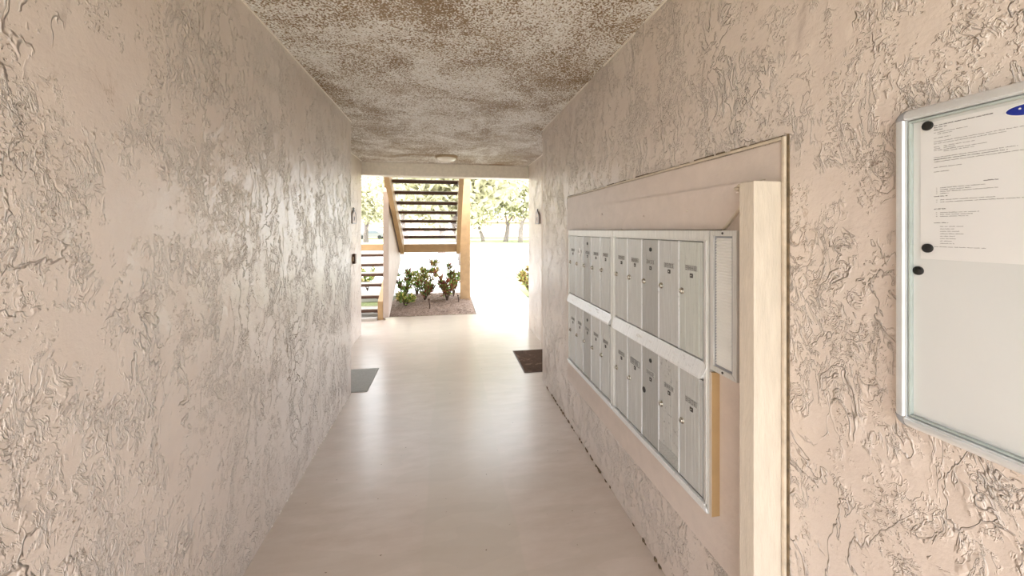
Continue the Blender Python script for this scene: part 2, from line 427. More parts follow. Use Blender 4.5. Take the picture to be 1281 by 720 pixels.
# ------------------------------------------------------------------ mailboxes
XM = .88
P = .1402
def ydoor(bank0, i): return bank0 + .030 + P * i, bank0 + .030 + P * (i + 1)
def door_meshes(h):
    o = {}
    b = MB(); b.box(-.004, .006, .003, P - .003, 0, h, .0012)
    # shallow pressed flutes
    for k in (.030, .110): b.box(-.0050, -.0035, k, k + .004, .004, h - .004)
    return b
tiers = (('upper', 1.012, .413, 1.236, 1.326, 1.300, 1.381), ('lower', .532, .41, .745, .838, .812, .894))
def mailbox_bank(name, y0, which):
    y1 = y0 + .03 * 2 + P * 5 - .003
    if which == 'near': lab = 'nearer half of the grey metal wall mailboxes, beside the louvered panel'
    else: lab = 'farther half of the grey metal wall mailboxes, toward the stairs'
    t = empty(name, (XM, (y0 + y1) / 2, .5), lab, 'mailboxes', 'wall mailboxes')
    MB().box(XM + .012, .909, y0 + .002, y1 - .002, .502, 1.463).build('case', 'door_dark', t)
    # frame members, mitred look with a stepped inner lip
    for z0, z1 in ((1.432, 1.465),):
        MB().prism([(XM - .006, y0, z1), (XM - .006, y1, z1), (XM - .006, y1 - .03, z0), (XM - .006, y0 + .03, z0)], (.02, 0, 0), .0015).build('frame_rail', 'frame_alu', t)
        MB().box(XM - .001, XM + .01, y0 + .028, y1 - .028, z0 - .005, z0).build('frame_lip', 'frame_alu', t)
    b = MB().prism([(XM - .010, y0 + .012, .515), (XM - .010, y1 - .006, .515), (XM - .010, y1 - .006, .497), (XM - .010, y0 + .004, .497)], (.024, 0, 0), .002)
    b.box(XM - .016, XM, y0 + .01, y1 - .012, .515, .528, .002); b.build('sill_rail', 'hood', t)
    for a, c in ((y0, y0 + .028), (y1 - .028, y1)):
        fr = MB().prism([(XM - .005, a, .50), (XM - .005, c, .50), (XM - .005, c, 1.4645), (XM - .005, a, 1.4645)], (.02, 0, 0), .0015)
        fr.box(XM - .009, XM - .004, a + .010, a + .014, .51, 1.43)
        fr.build('frame_stile', 'frame_alu', t)
    # protruding middle rail with pointed ends
    yr0, yr1, z0, z1 = y0 + .006, y1 - .006, .950, 1.008
    MB().prism([(XM - .004, yr0, z1 - .006), (XM - .004, yr0 + .025, z1), (XM - .004, yr1 - .025, z1), (XM - .004, yr1, z1 - .006), (XM - .022, yr1 - .012, z0 + .01),
                (XM - .022, yr1 - .022, z0), (XM - .022, yr0 + .022, z0), (XM - .022, yr0 + .012, z0 + .01)][::1], (.02, 0, 0)).build('middle_rail', 'hood', t)
    # vertical dividers between doors
    for i in range(1, 5):
        for (_, zb, hh, *_r) in tiers:
            yy = ydoor(y0, i)[0]
            MB().box(XM - .006, XM + .006, yy - .0035, yy + .0035, zb, zb + hh).build('divider', 'hood', t)
    for ti, (tn, zb, hh, zl, zt, zd, zh) in enumerate(tiers):
        for i in range(5):
            a, c = ydoor(y0, i)
            j = 4 - i                          # 0 = farthest door of this bank
            mat = 'door_alu'
            lab = None
            if which == 'near' and tn == 'lower' and i == 1: mat, lab = 'door_worn', 'mailbox door blotched with dark corrosion'
            if which == 'near' and tn == 'lower' and i == 2: mat, lab = 'door_dark', 'darker mailbox door with two black holes'
            if which == 'near' and tn == 'upper' and i == 0: mat, lab = 'door_light', 'pale greenish mailbox door'
            if which == 'near' and tn == 'upper' and i == 2: mat = 'door_dark'
            if which == 'far' and i == 2: mat = 'door_dark'
            b = MB().box(XM - .004, XM + .008, a + .005, c - .005, zb + .002, zb + hh - .002, .001)
            if i == 0: b.box(XM - .0055, XM - .003, a + .022, a + .025, zb + .004, zb + hh - .004)
            for k in (.045, .060, .100): b.box(XM - .0047, XM - .0035, a + k, a + k + .002, zb + .004, zb + hh - .004)
            if lab and i == 1 and tn == 'lower': pass
            d = b.build('mailbox_door', mat, t, False, lab)
            if which == 'near' and tn == 'lower' and i == 1:
                MB().box(XM - .006, XM - .0035, a + .006, c - .006, zb + .004, zb + .055).build('bare_strip', 'label', d, False, 'dark strip across the foot of the door')
            # key lock near the far edge
            yl = c - .021; lm = 'brass'
            if which == 'near' and tn == 'lower' and i == 2: lm = 'black'
            if which == 'near' and tn == 'lower' and i == 2:
                MB().cyl((XM - .003, yl, zl), (-1, 0, 0), .013, .003, 16).build('lock_hole', 'black', d)
            else:
                lk = MB().cyl((XM - .003, yl, zl), (-1, 0, 0), .0125, .004, 18).cyl((XM - .006, yl, zl), (-1, 0, 0), .0095, .007, 18, .008)
                lo = lk.build('lock', lm, d, True)
            # stamped number plate: four grey cells and the round badge below it
            yc = (a + c) / 2 - .006
            dz = random.uniform(-.002, .002)
            pl = MB().box(XM - .0058, XM - .0035, yc - .034, yc + .034, zt - .0105 + dz, zt + .0105 + dz)
            po = pl.build('number_plate', 'label', d)
            if not (which == 'far' and i == 3 and tn == 'upper'):
                ch = MB()
                for q in range(4):
                    yq = yc + .026 - q * .0165
                    segs = random.choice(((0, 1, 2, 3), (1, 2, 4), (0, 2, 3, 4), (0, 1, 4, 3)))
                    if q == 0: segs = (0, 2, 4, 3)
                    S5 = {0: (-.005, .005, .006, .008), 1: (.0035, .0055, -.007, .007), 2: (-.0055, -.0035, -.007, .007),
                          3: (-.005, .005, -.008, -.006), 4: (-.005, .005, -.001, .001)}
                    for sg in segs:
                        p0, p1, q0, q1 = S5[sg]; ch.box(XM - .0066, XM - .0055, yq + p0, yq + p1, zt + dz + q0, zt + dz + q1)
                ch.build('numerals', 'inkg', d)
            bd = MB().box(XM - .0062, XM - .0035, yc - .0085, yc + .0085, zd - .008, zd + .008, .002)
            bo = bd.build('badge', 'ink', d)
            MB().box(XM - .0068, XM - .006, yc - .002, yc + .002, zd - .002, zd + .002).build('badge_window', 'frame_alu', d)
            if i == 2:
                MB().cyl((XM - .0035, yc, zh), (-1, 0, 0), .009, .003, 16).build('peep_hole', 'black', d)
            if which == 'far' and i == 3 and tn == 'upper':
                for dy, zz, r in ((.0, 1.335, .014), (-.012, 1.315, .012), (.004, 1.300, .014)):
                    MB().cyl((XM - .0055, yc + dy, zz), (-1, 0, 0), r, .001, 12).build('sticker_scrap', 'white', d)
            if which == 'near' and i == 3 and tn == 'lower':
                e = MB()
                e.box(XM - .0064, XM - .0055, yc - .045, yc + .040, zt + .014, zt + .0155); e.box(XM - .0064, XM - .0055, yc - .045, yc + .040, zt - .0125, zt - .011)
                e.box(XM - .0064, XM - .0055, yc - .0455, yc - .044, zt - .0125, zt + .0155); e.box(XM - .0064, XM - .0055, yc + .039, yc + .0405, zt - .0125, zt + .0155)
                e.build('label_outline', 'ink', d)
    # peeling tape scraps on the middle rail
    sc = MB()
    for k in range(5):
        yy = random.uniform(y0 + .1, y1 - .1); zz = random.uniform(.965, .995)
        f_ = (1.008 - zz) / .058; xx = XM - .004 - .018 * f_ - .0012
        sc.quad((xx, yy, zz), (xx, yy + random.uniform(.01, .05), zz), (xx - .001, yy + .03, zz + .01), (xx + .003, yy - .005, zz + .01))
    tag(sc.build('tape_scraps', 'white', t), None, None, None, 'stuff')
    return t
mailbox_bank('mailbox_bank', 1.148, 'near')
mailbox_bank('mailbox_bank', 1.906, 'far')
side = empty('side_board', (.895, 1.14, .5), 'tan edged wooden strip down the near side of the lower mailboxes', 'board')
MB().box(.877, .909, 1.136, 1.1465, .498, .985, .001).build('strip', 'tan', side)
MB().box(.8755, .8775, 1.1365, 1.146, .498, .985).build('front_edge', 'plank', side)

# narrow louvered panel
lv = empty('louvered_panel', (XM, 1.08, .99), 'narrow white ribbed panel in a metal frame at the near end of the mailboxes', 'panel')
y0, y1, z0, z1 = 1.020, 1.139, .997, 1.4645
def ring(x, y0, y1, z0, z1, w, th, nm, mat, par):
    for pts in ([(y0, z1), (y1, z1), (y1 - w, z1 - w), (y0 + w, z1 - w)], [(y0, z0), (y1, z0), (y1 - w, z0 + w), (y0 + w, z0 + w)],
                [(y0, z0), (y0, z1), (y0 + w, z1 - w), (y0 + w, z0 + w)], [(y1, z0), (y1, z1), (y1 - w, z1 - w), (y1 - w, z0 + w)]):
        MB().prism([(x, a, b) for a, b in pts], (th, 0, 0), .001).build(nm, mat, par)
ring(XM - .008, y0, y1, z0, z1, .018, .036, 'frame_rail', 'frame_alu', lv)
ring(XM - .004, y0 + .0185, y1 - .0185, z0 + .0185, z1 - .0185, .006, .02, 'gasket', 'corner', lv)
MB().box(XM - .002, .908, y0 + .02, y1 - .02, z0 + .02, z1 - .02).build('backing', 'louver', lv)
sl_ = MB(); z = z0 + .027
while z < z1 - .03:
    sl_.prism([(XM - .002, y0 + .025, z), (XM - .0065, y0 + .025, z + .0015), (XM - .002, y0 + .025, z + .0075)], (0, y1 - y0 - .05, 0)); z += .0092
tag(sl_.build('slats', 'louver', lv), 'fine white horizontal ribs', None, None, 'stuff')
for zz in (z0 + .009, z1 - .009):
    MB().cyl((XM - .008, (y0 + y1) / 2, zz), (-1, 0, 0), .004, .0015, 10).build('screw', 'ink', lv)

# ------------------------------------------------------------------ notice board
XBf = .882
yb1, yb0, zb0, zb1 = .620, -.31, 1.078, 1.702
bb = empty('notice_board', (XR, .15, zb0), 'white notice board in a rounded silver frame on the right wall', 'notice board')
MB().box(.896, .9095, yb0 + .02, yb1 - .02, zb0 + .02, zb1 - .02).build('back_panel', 'whiteb', bb)
R_ = .028
def rail(pts_fn, nm='frame_rail'): pass
def profile_rail(axis, a0, a1, edge, sgn):
    """rounded half-profile rail; edge = outer coordinate, sgn = direction towards the centre"""
    prof = []
    for k in range(7):
        t = PI / 2 * k / 6
        prof.append((XBf + .022 * (1 - math.sin(t)), edge + sgn * .015 * (1 - math.cos(t))))
    prof += [(XBf, edge + sgn * .019), (XBf + .004, edge + sgn * .0205), (XBf + .004, edge + sgn * .0225), (XBf + .012, edge + sgn * .024), (.9095, edge + sgn * .024), (.9095, edge)]
    pts = [(x, q, a0) if axis == 'z' else (x, a0, q) for x, q in prof]
    v = (0, 0, a1 - a0) if axis == 'z' else (0, a1 - a0, 0)
    return MB().prism(pts, v)
CR = .0215
profile_rail('z', zb0 + CR, zb1 - CR, yb1, -1).build('frame_rail', 'silver', bb, False)
profile_rail('z', zb0 + CR, zb1 - CR, yb0, 1).build('frame_rail', 'silver', bb, False)
profile_rail('y', yb0 + CR, yb1 - CR, zb0, 1).build('frame_rail', 'silver', bb, False)
profile_rail('y', yb0 + CR, yb1 - CR, zb1, -1).build('frame_rail', 'silver', bb, False)
for (cy, sy) in ((yb1 - CR, 1), (yb0 + CR, -1)):
    for (cz, sz) in ((zb0 + CR, -1), (zb1 - CR, 1)):
        b = MB(); rings = []
        for i in range(9):
            ph = PI / 2 * i / 8; row = []
            for k in range(7):
                t = PI / 2 * k / 6; rr = CR - .015 * (1 - math.cos(t))
                row.append(b.bm.verts.new((XBf + .022 * (1 - math.sin(t)) - .0006, cy + sy * (rr + .0006) * math.cos(ph), cz + sz * (rr + .0006) * math.sin(ph))))
            row.append(b.bm.verts.new((XBf - .0006, cy, cz))); rings.append(row)
        for r0, r1 in zip(rings, rings[1:]):
            for k in range(7):
                try: b.bm.faces.new((r0[k], r0[k + 1], r1[k + 1], r1[k]))
                except ValueError: pass
        bmesh.ops.remove_doubles(b.bm, verts=b.bm.verts[:], dist=1e-6)
        b.build('frame_corner', 'corner', bb, True)
ring(.888, yb0 + .0245, yb1 - .0245, zb0 + .0245, zb1 - .0245, .004, .010, 'gasket', 'edge_green', bb)
MB().box(.8905, .8925, yb0 + .025, yb1 - .025, zb0 + .025, zb1 - .025).build('glass_pane', 'pane', bb)

# notice sheet: letter sized page, flat print on it
XP = .8952
pz1, pz0, py1, py0 = 1.690 - .022, 1.411, .580, .360
pz1 = 1.668
sheet = empty('notice_sheet', (XP, .47, pz0), 'white printed notice with a blue oval emblem, held by magnets on the notice board', 'notice')
MB().box(XP, XP + .0005, py0, py1, pz0, pz1).build('paper', 'paper', sheet)
def yx(u, v):  # print position measured on the page, in page inches -> world
    return py1 - u * .0254, pz1 - v * .0254
rnd = random.Random(3)
def textline(mb, u, v, L, h=.062, gap=.07):
    """letter-like marks in words on a line of length L (inches)"""
    x = u
    while x < u + L:
        w = rnd.uniform(.12, .5); w = min(w, u + L - x)
        q = x
        while q < x + w:
            cw = rnd.uniform(.022, .040); hh = h * rnd.choice((.72, .72, 1, .72))
            y1_, z1_ = yx(q, v + (h - hh) * .5 + (h - hh) * .5); y0_ = y1_ - cw * .0254
            mb.quad((XP - .0003, y1_, z1_), (XP - .0003, y0_, z1_), (XP - .0003, y0_, z1_ - hh * .0254 * .8), (XP - .0003, y1_, z1_ - hh * .0254 * .8))
            q += cw + .010
        x += w + gap
tb, tg = MB(), MB()
UM = .80  # left margin (in)
bold = [(UM, .30, 3.1, .085), (UM, .47, .75, .08), (UM, .66, .5, .08), (UM, 4.06, 0.0, .07), (UM, 3.02, 3.7, .065), (3.4, 5.02, .65, .085),
        (UM, 5.95, .75, .075), (UM, 6.95, .65, .075), (UM, 8.05, .8, .075)]
SC = (pz1 - pz0) / .0254 / 11.0
norm = [(UM, .88, .12), (UM + .2, .88, 1.6), (UM + .2, 1.02, .8), (UM, 1.32, .9), (UM, 1.60, 5.4), (UM, 1.76, 3.6),
        (UM, 2.02, .3), (UM + .55, 2.02, 1.6), (UM, 2.16, .3), (UM + .55, 2.16, .6), (UM, 2.30, .45), (UM + .55, 2.30, 2.2), (UM + .55, 2.44, 1.6),
        (UM, 2.86, 4.1), (UM, 3.02, .9), (UM, 3.20, 5.8), (UM, 3.65, 1.5), (UM, 4.0, .9), (UM + .35, 5.30, 2.3), (UM + .35, 5.45, 1.6), (UM + .35, 5.60, 2.9), (UM + .35, 5.75, .45),
        (UM + .35, 6.25, 2.8), (UM + .35, 6.42, 5.2), (UM + .35, 7.25, 2.0), (UM + .35, 7.40, 1.7), (UM + .35, 7.55, 1.5), ]
norm += [(UM + .35, 8.35 + .19 * k, w) for k, w in enumerate((1.25, .75, 1.0, 1.3, .8, .9, .65, .75))] + [(UM, 9.95, 2.7)]
for u, v, L, h in bold:
    if L: textline(tb, u, v * SC, L, h)
for u, v, L in norm: textline(tg, u, v * SC, L, .062)
for v in (5.30, 5.45, 5.60, 5.75, 6.25, 6.42, 7.25, 7.4, 7.55): textline(tg, UM + .12, v * SC, .05, .05)
tag(tb.build('bold_print', 'inkb', sheet), None, None, None, 'stuff'); tag(tg.build('body_print', 'inkg', sheet), None, None, None, 'stuff')
def ellipse(x, cy, cz, a, b, n, th, dent=0):
    return MB().prism([(x, cy + a * math.cos(2 * PI * k / n), cz + b * math.sin(2 * PI * k / n) + .12 * b * math.cos(2 * PI * k / n)) for k in range(n)], (th, 0, 0))
em = ellipse(XP - .0004, .441, 1.655, .0285, .0105, 40, .0003).build('emblem', 'white', sheet, False, 'blue oval emblem with a white rim')
ellipse(XP - .0007, .441, 1.655, .0265, .0088, 40, .0003).build('emblem_field', 'blue', em)
MB().ball((XP - .0008, .4525, 1.658), .0016, (.2, 1, 1), 10, 6).build('emblem_dot', 'white', em)
# lettering in the part of the emblem at the very edge of the frame is only a white stroke
MB().box(XP - .0009, XP - .0006, .431, .446, 1.6525, 1.6545).build('emblem_stroke', 'white', em)
for yy, zz, lb in ((.5686, 1.6625, 'round black magnet at the top left of the printed notice'), (.5686, 1.4315, 'round black magnet at the bottom left of the printed notice'),
                   (.5835, 1.3874, 'round black magnet on bare white board below the printed notice')):
    mg = empty('magnet', (XP, yy, zz), lb, 'magnet', 'black magnets on the notice board')
    xs = XP - .0003
    if zz < 1.40: xs = .8959
    MB().cyl((xs, yy, zz), (-1, 0, 0), .0085, .0022, 24).cyl((xs - .0022, yy, zz), (-1, 0, 0), .0085, .001, 24, .0068).build('disc', 'black', mg, True)

# ------------------------------------------------------------------ plaques, bell, lamp, doormats
def plaque(sgn, lab, yc, w, ch):
    x = sgn * XO; t = empty('door_number_plaque', (x, yc, 1.56), lab, 'plaque', 'house shaped door number plaques')
    xa = x - sgn * .022; d = sgn * .022
    a, b_, zb, ze, zt = yc - w / 2, yc + w / 2, 1.555, 1.66, 1.725
    MB().prism([(xa, a, zb), (xa, b_, zb), (xa, b_, ze), (xa, yc, zt), (xa, a, ze)], (d, 0, 0)).build('plate', 'smooth', t)
    e = .014; X2 = xa - sgn * .003
    rim = MB()
    def bar(p, q):
        p = Vector((X2, *p)); q = Vector((X2, *q)); n = Vector((1, 0, 0)).cross((q - p).normalized()) * e / 2
        rim.prism([p + n, q + n, q - n, p - n], (sgn * .008, 0, 0))
    bar((a, zb), (b_, zb)); bar((a, zb), (a, ze)); bar((b_, zb), (b_, ze)); bar((a, ze), (yc, zt)); bar((b_, ze), (yc, zt))
    rim.build('rim', 'corner', t)
    MB().prism([(X2, yc - .05 if sgn < 0 else yc - .045, zt - .004), (X2, yc + .02, zt + .022), (X2, yc - .045, zt + .03)], (sgn * .01, 0, 0)).build('roof_tip', 'black', t)
    nu = MB()
    nu.box(min(X2, X2 + sgn * .004), max(X2, X2 + sgn * .004), yc - .018, yc - .004, 1.585, 1.645); nu.box(min(X2, X2 + sgn * .004), max(X2, X2 + sgn * .004), yc + .008, yc + .022, 1.60, 1.635)
    nu.build('number', 'corner', t)
    return t
plaque(-1, 'small house shaped number plaque on the left wall above the bell', 5.06, .19, '')
plaque(1, 'small house shaped number plaque on the right wall before the lawn', 4.92, .19, '')
bell = empty('wall_bell', (-XO, 5.08, 1.10), 'dark brown box shaped bell on the left wall below the number plaque', 'bell')
MB().box(-XO, -XO + .035, 5.045, 5.115, 1.04, 1.165, .004).build('box', 'brown', bell)
MB().box(-XO, -XO + .02, 5.02, 5.14, 1.075, 1.13, .003).build('side_tab', 'lamp_rim', bell)

lamp = empty('ceiling_lamp', (-.02, 5.03, H), 'round flush ceiling lamp with white glass near the mouth of the passage', 'lamp')
MB().cyl((-.02, 5.03, H - .028), (0, 0, 1), .142, .0279, 40, .15).build('rim', 'lamp_rim', lamp, False)
dm = MB(); bmesh.ops.create_uvsphere(dm.bm, u_segments=32, v_segments=16, radius=.128, matrix=Matrix.Translation((-.02, 5.03, H - .028)) @ Matrix.Diagonal((1, 1, .36, 1)))
bmesh.ops.delete(dm.bm, geom=[v for v in dm.bm.verts if v.co.z > H - .027], context='VERTS'); dm.build('glass_dome', 'lamp_glass', lamp, True)

def doormat(lab, x0, x1, y0, y1, mat, edge):
    t = empty('doormat', ((x0 + x1) / 2, (y0 + y1) / 2, 0), lab, 'doormat')
    MB().box(x0, x1, y0, y1, .0005, .009, .003).build('pile', mat, t)
    b = MB(); w = .012
    b.box(x0 - w, x1 + w, y0 - w, y0, .0005, .006).box(x0 - w, x1 + w, y1, y1 + w, .0005, .006).box(x0 - w, x0, y0, y1, .0005, .006).box(x1, x1 + w, y0, y1, .0005, .006)
    b.build('binding', edge, t)
doormat('plain grey doormat half hidden behind the left wall', -1.17, -.735, 3.60, 4.16, 'mat_grey', 'mat_grey')
doormat('worn dark brown doormat in the right bay', .785, 1.17, 3.80, 4.48, 'mat_brown', 'brown')

# ------------------------------------------------------------------ ground outside
struct('ground', MB().box(-120, 120, -40, 160, -.6, -.155), 'grass', 'pale lawn')
struct('paving', MB().box(-60, 60, 12.3, 26, -.16, -.075), 'asphalt', 'pale parking lane beyond the path')
struct('path', MB().box(.49, 1.73, 6.6, 12.3, -.15, -.004), 'walk', 'pale concrete path leading out past the stairs')
struct('path_left', MB().box(-6, -1.05, 6.6, 7.5, -.15, -.006), 'walk')
struct('kerb', MB().box(-60, 60, 19.6, 19.78, -.16, .04), 'kerb', 'grey kerb along the far side of the lane')
struct('lawn_left', MB().box(-40, .49, 8.9, 12.3, -.15, -.02), 'asphalt', 'bright paving behind the plant bed')
struct('lawn_right', MB().box(1.73, 30, 6.6, 12.3, -.15, -.02), 'grass', 'lawn to the right of the path')
struct('lawn_far', MB().box(-60, 60, 19.78, 60, -.155, .02), 'grass', 'far lawn below the trees')
struct('far_paving', MB().box(-60, 60, 20.5, 38, -.15, .03), 'asphalt', 'pale drive in front of the far trees')
# mulch bed, uneven
bd = MB(); nx, ny = 60, 60; V = []
for j in range(ny + 1):
    for i in range(nx + 1):
        u, v = i / nx, j / ny; x = -1.12 + 1.6 * u; yy = 6.62 + 2.3 * v
        e = min(u, 1 - u, v, 1 - v) * 10
        z = .0 + min(1, e) * (.035 + .03 * noise.noise(Vector((x * 2, yy * 2, 0))) + .022 * noise.noise(Vector((x * 14, yy * 14, 3))))
        V.append(bd.bm.verts.new((x, yy, z)))
for j in range(ny):
    for i in range(nx):
        a = j * (nx + 1) + i; bd.bm.faces.new((V[a], V[a + 1], V[a + nx + 2], V[a + nx + 1]))
mbed = tag(bd.build('mulch_bed', 'mulch'), 'brown bark mulch bed beside the stair post', 'mulch', None, 'stuff')
ch = MB()
for k in range(1500):
    x = random.uniform(-1.08, .46); yy = random.uniform(6.64, 8.85); a = random.uniform(0, PI); L = random.uniform(.02, .05)
    d = Vector((math.cos(a), math.sin(a), random.uniform(-.2, .3))) * L; w = Vector((-math.sin(a), math.cos(a), 0)) * random.uniform(.005, .012)
    p = Vector((x, yy, .045 + .03 * noise.noise(Vector((x * 2, yy * 2, 0)))))
    ch.quad(p - w, p + d - w, p + d + w, p + w)
tag(ch.build('bark_chips', 'mulch', mbed), None, None, None, 'stuff')
for x, yy, h, lb in ((-.335, 7.05, .19, 'thin dark irrigation stake at the front of the mulch bed'), (.205, 7.56, .16, 'thin dark irrigation stake near the stair post')):
    t = empty('irrigation_stake', (x, yy, .03), lb, 'stake', 'irrigation stakes in the mulch')
    MB().tube([(x, yy, 0), (x + .005, yy, h * .5), (x - .01, yy, h)], [.012, .011, .010], 8).build('riser', 'brown', t)
    MB().cyl((x - .01, yy, h), (0, 0, 1), .018, .022, 10).build('nozzle', 'brown', t)

# ------------------------------------------------------------------ stairs
st = empty('outdoor_staircase', (-.4, 7.0, 0), 'tan open-riser outdoor staircase with a half landing, outside the passage', 'staircase')
YU, ZU = 6.05, 2.237          # first visible tread of the upper flight
# upper flight
xl, xr = -.86, .165
RUN, RISE = .262, .149
def tread(xa, xb, y, z, d, par):
    tr = MB().box(xa, xb, y, y + d, z - .012, z + .022, .003).build('tread', 'conc', par)
    b = MB().box(xa + .012, xb - .012, y - .004, y + .05, z - .038, z - .0125)
    b.box(xa + .012, xb - .012, y - .012, y - .0005, z - .030, z + .008)
    b.build('tread_angle', 'brown', tr)
    for xx in (xa + .012, xb - .08):
        MB().box(xx, xx + .07, y + .03, y + .06, z - .050, z - .0455).build('tread_bracket', 'brown', tr)
    return tr
for k in range(-2, 7):
    yy = YU + RUN * k; z = ZU - RISE * k
    tread(xl, xr, yy - .02, z, .25, st)
def stringer(x0, x1, ya, za, yb, zb, dep, nm='stringer', mat='tan', lab=None):
    return MB().prism([(x0, ya, za), (x0, yb, zb), (x0, yb, zb - dep), (x0, ya, za - dep)], (x1 - x0, 0, 0), .004).build(nm, mat, st, False, lab)
za = ZU + .12 + RISE * 1.6; ya = YU - RUN * 1.6
zb = 1.187 + .06; yb = 7.74
stringer(xl - .075, xl - .002, ya, za, yb, zb, .26)
stringer(xr + .002, xr + .072, ya, za, yb, zb, .26)
MB().box(xl - .11, xl - .0, 6.02, 6.14, 2.13, 2.75, .004).build('hanger_post', 'tan', st)
MB().box(xr + .0, xr + .085, 6.0, 6.12, 2.2, 2.75, .004).build('hanger_post', 'tan', st)
MB().box(-1.02, .30, 5.80, 6.02, 2.62, 2.75).build('top_landing', 'conc', st)
# half landing
MB().box(-1.02, .262, 7.75, 7.85, 1.025, 1.187, .004).build('landing_beam', 'tan', st)
MB().box(-2.4, -1.11, 7.95, 8.05, 1.05, 1.187, .004).build('landing_beam', 'tan', st)
MB().box(-2.4, .262, 8.052, 9.1, 1.13, 1.187).build('landing_slab', 'conc', st)
MB().box(-1.11, .262, 7.852, 8.05, 1.13, 1.187).build('landing_slab', 'conc', st)
MB().box(-1.035, -.995, 7.72, 7.80, .84, 1.03).build('bracket_post', 'tan', st)
# support posts
MB().box(.249, .455, 7.86, 8.04, 0, 2.9, .006).build('support_post', 'tanpost', st)
MB().box(-2.5, -2.32, 8.9, 9.08, 0, 1.13, .006).build('support_post', 'tanpost', st)
# solid guard between the flights
gx = -1.05
MB().prism([(gx, 6.42, .03), (gx, 6.42, 2.10), (gx, 6.62, 2.34), (gx, 7.95, 1.98), (gx, 7.98, .83), (gx, 6.50, .03)], (.09, 0, 0), .006).build('guard_panel', 'guard', st, False, 'solid pale guard panel between the two flights')
# lower flight
xl2, xr2 = -2.15, -1.135
L0 = [(6.75 - 0.25, .153), (6.75, .338), (7.0, .503), (7.25, .66), (7.50, .817), (7.75, .986)]
L0 = [(y - .02, z) for y, z in L0]
for yy, z in L0: tread(xl2, xr2, yy, z, .25, st)
MB().prism([(-1.133, 6.42, 0.0), (-1.133, 6.42, .30), (-1.133, 7.95, 1.25), (-1.133, 7.95, .93), (-1.133, 6.62, .0)], (.08, 0, 0), .004).build('stringer', 'tan', st)
MB().prism([(-2.225, 6.42, 0.0), (-2.225, 6.42, .30), (-2.225, 7.95, 1.25), (-2.225, 7.95, .93), (-2.225, 6.62, .0)], (.073, 0, 0), .004).build('stringer', 'tan', st)
MB().box(-2.25, -1.14, 6.36, 6.72, 0, .045, .004).build('base_pad', 'conc', st)

# ------------------------------------------------------------------ plants
def shrub(x, y, h, lab, cols, group, spread=.22, nst=5, z0=.02):
    t = empty('leafy_shrub', (x, y, z0), lab, 'shrub', group)
    stems = MB(); tops = []
    for k in range(nst):
        a = 2 * PI * k / nst + random.uniform(-.5, .5); r = spread * random.uniform(.45, 1); hh = h * random.uniform(.55, 1)
        p = [(x, y, z0), (x + r * .3 * math.cos(a), y + r * .3 * math.sin(a), z0 + hh * .4), (x + r * .8 * math.cos(a), y + r * .8 * math.sin(a), z0 + hh * .75), (x + r * math.cos(a), y + r * math.sin(a), z0 + hh)]
        stems.tube(p, [.012, .010, .008, .005], 6); tops.append((Vector(p[3]), Vector(p[3]) - Vector(p[2])))
        tops.append((Vector(p[2]), Vector((math.cos(a + 1), math.sin(a + 1), .7))))
        if k % 2 == 0: tops.append((Vector(p[1]) + Vector((0, 0, .03)), Vector((math.cos(a - 1), math.sin(a - 1), .4))))
    stems.build('stems', 'stem', t)
    ms = {c: MB() for c in cols}
    for p, d in tops:
        for q in range(26):
            c = random.choice(cols)
            dd = (d.normalized() * .6 + Vector((random.uniform(-1, 1), random.uniform(-1, 1), random.uniform(-.4, .9)))).normalized()
            ms[c].leaf(p + dd * random.uniform(0, .03) - d.normalized() * random.uniform(0, .1), dd, random.uniform(.06, .12), random.uniform(.013, .022))
    for c, mb in ms.items(): tag(mb.build('foliage', c, t, 'leaf', {'leaf_red': 'reddish brown leaves', 'leaf_green': 'green leaves', 'leaf_yel': 'yellow leaves'}[c]), None, None, None, 'stuff')
    return t
G = 'low shrubs in the mulch bed'
shrub(-.86, 7.75, .62, 'red topped shrub close to the stair guard panel', ['leaf_red', 'leaf_green', 'leaf_green'], G, .2, 5)
shrub(-.80, 7.35, .26, 'short bright green shrub in front of the red topped shrub', ['leaf_green', 'leaf_yel', 'leaf_green'], G, .2, 5)
shrub(-.47, 7.9, .42, 'small dark leaved shrub in the middle of the mulch bed', ['leaf_green', 'leaf_red'], G, .17, 4)
shrub(-.42, 8.6, .85, 'tall sparse shrub at the back of the mulch bed', ['leaf_red', 'leaf_green', 'leaf_yel'], G, .30, 6)
shrub(-.02, 7.75, .55, 'dense dark red shrub left of the stair post', ['leaf_red', 'leaf_green', 'leaf_red'], G, .24, 6)
shrub(.12, 8.35, .72, 'green shrub touching the stair post', ['leaf_green', 'leaf_red', 'leaf_green'], G, .20, 5)
shrub(-.68, 8.55, .55, 'yellowish shrub behind the dark leaved shrub', ['leaf_yel', 'leaf_green'], G, .22, 5)
shrub(1.84, 8.30, .72, 'red and yellow shrub beside the path at the right wall', ['leaf_red', 'leaf_yel', 'leaf_green', 'leaf_yel'], None, .34, 11, -.02)
shrub(2.22, 8.0, .35, 'green shrub behind the right wall edge', ['leaf_yel', 'leaf_green'], None, .2, 6, -.02)
G2 = 'shrubs behind the lower stair flight'
shrub(-2.35, 9.6, .72, 'orange brown shrub seen through the lower stair flight', ['leaf_red', 'leaf_red', 'leaf_yel'], G2, .26, 7, -.02)
shrub(-1.95, 9.7, .60, 'yellow green shrub seen through the lower stair flight', ['leaf_yel', 'leaf_green'], G2, .26, 6, -.02)

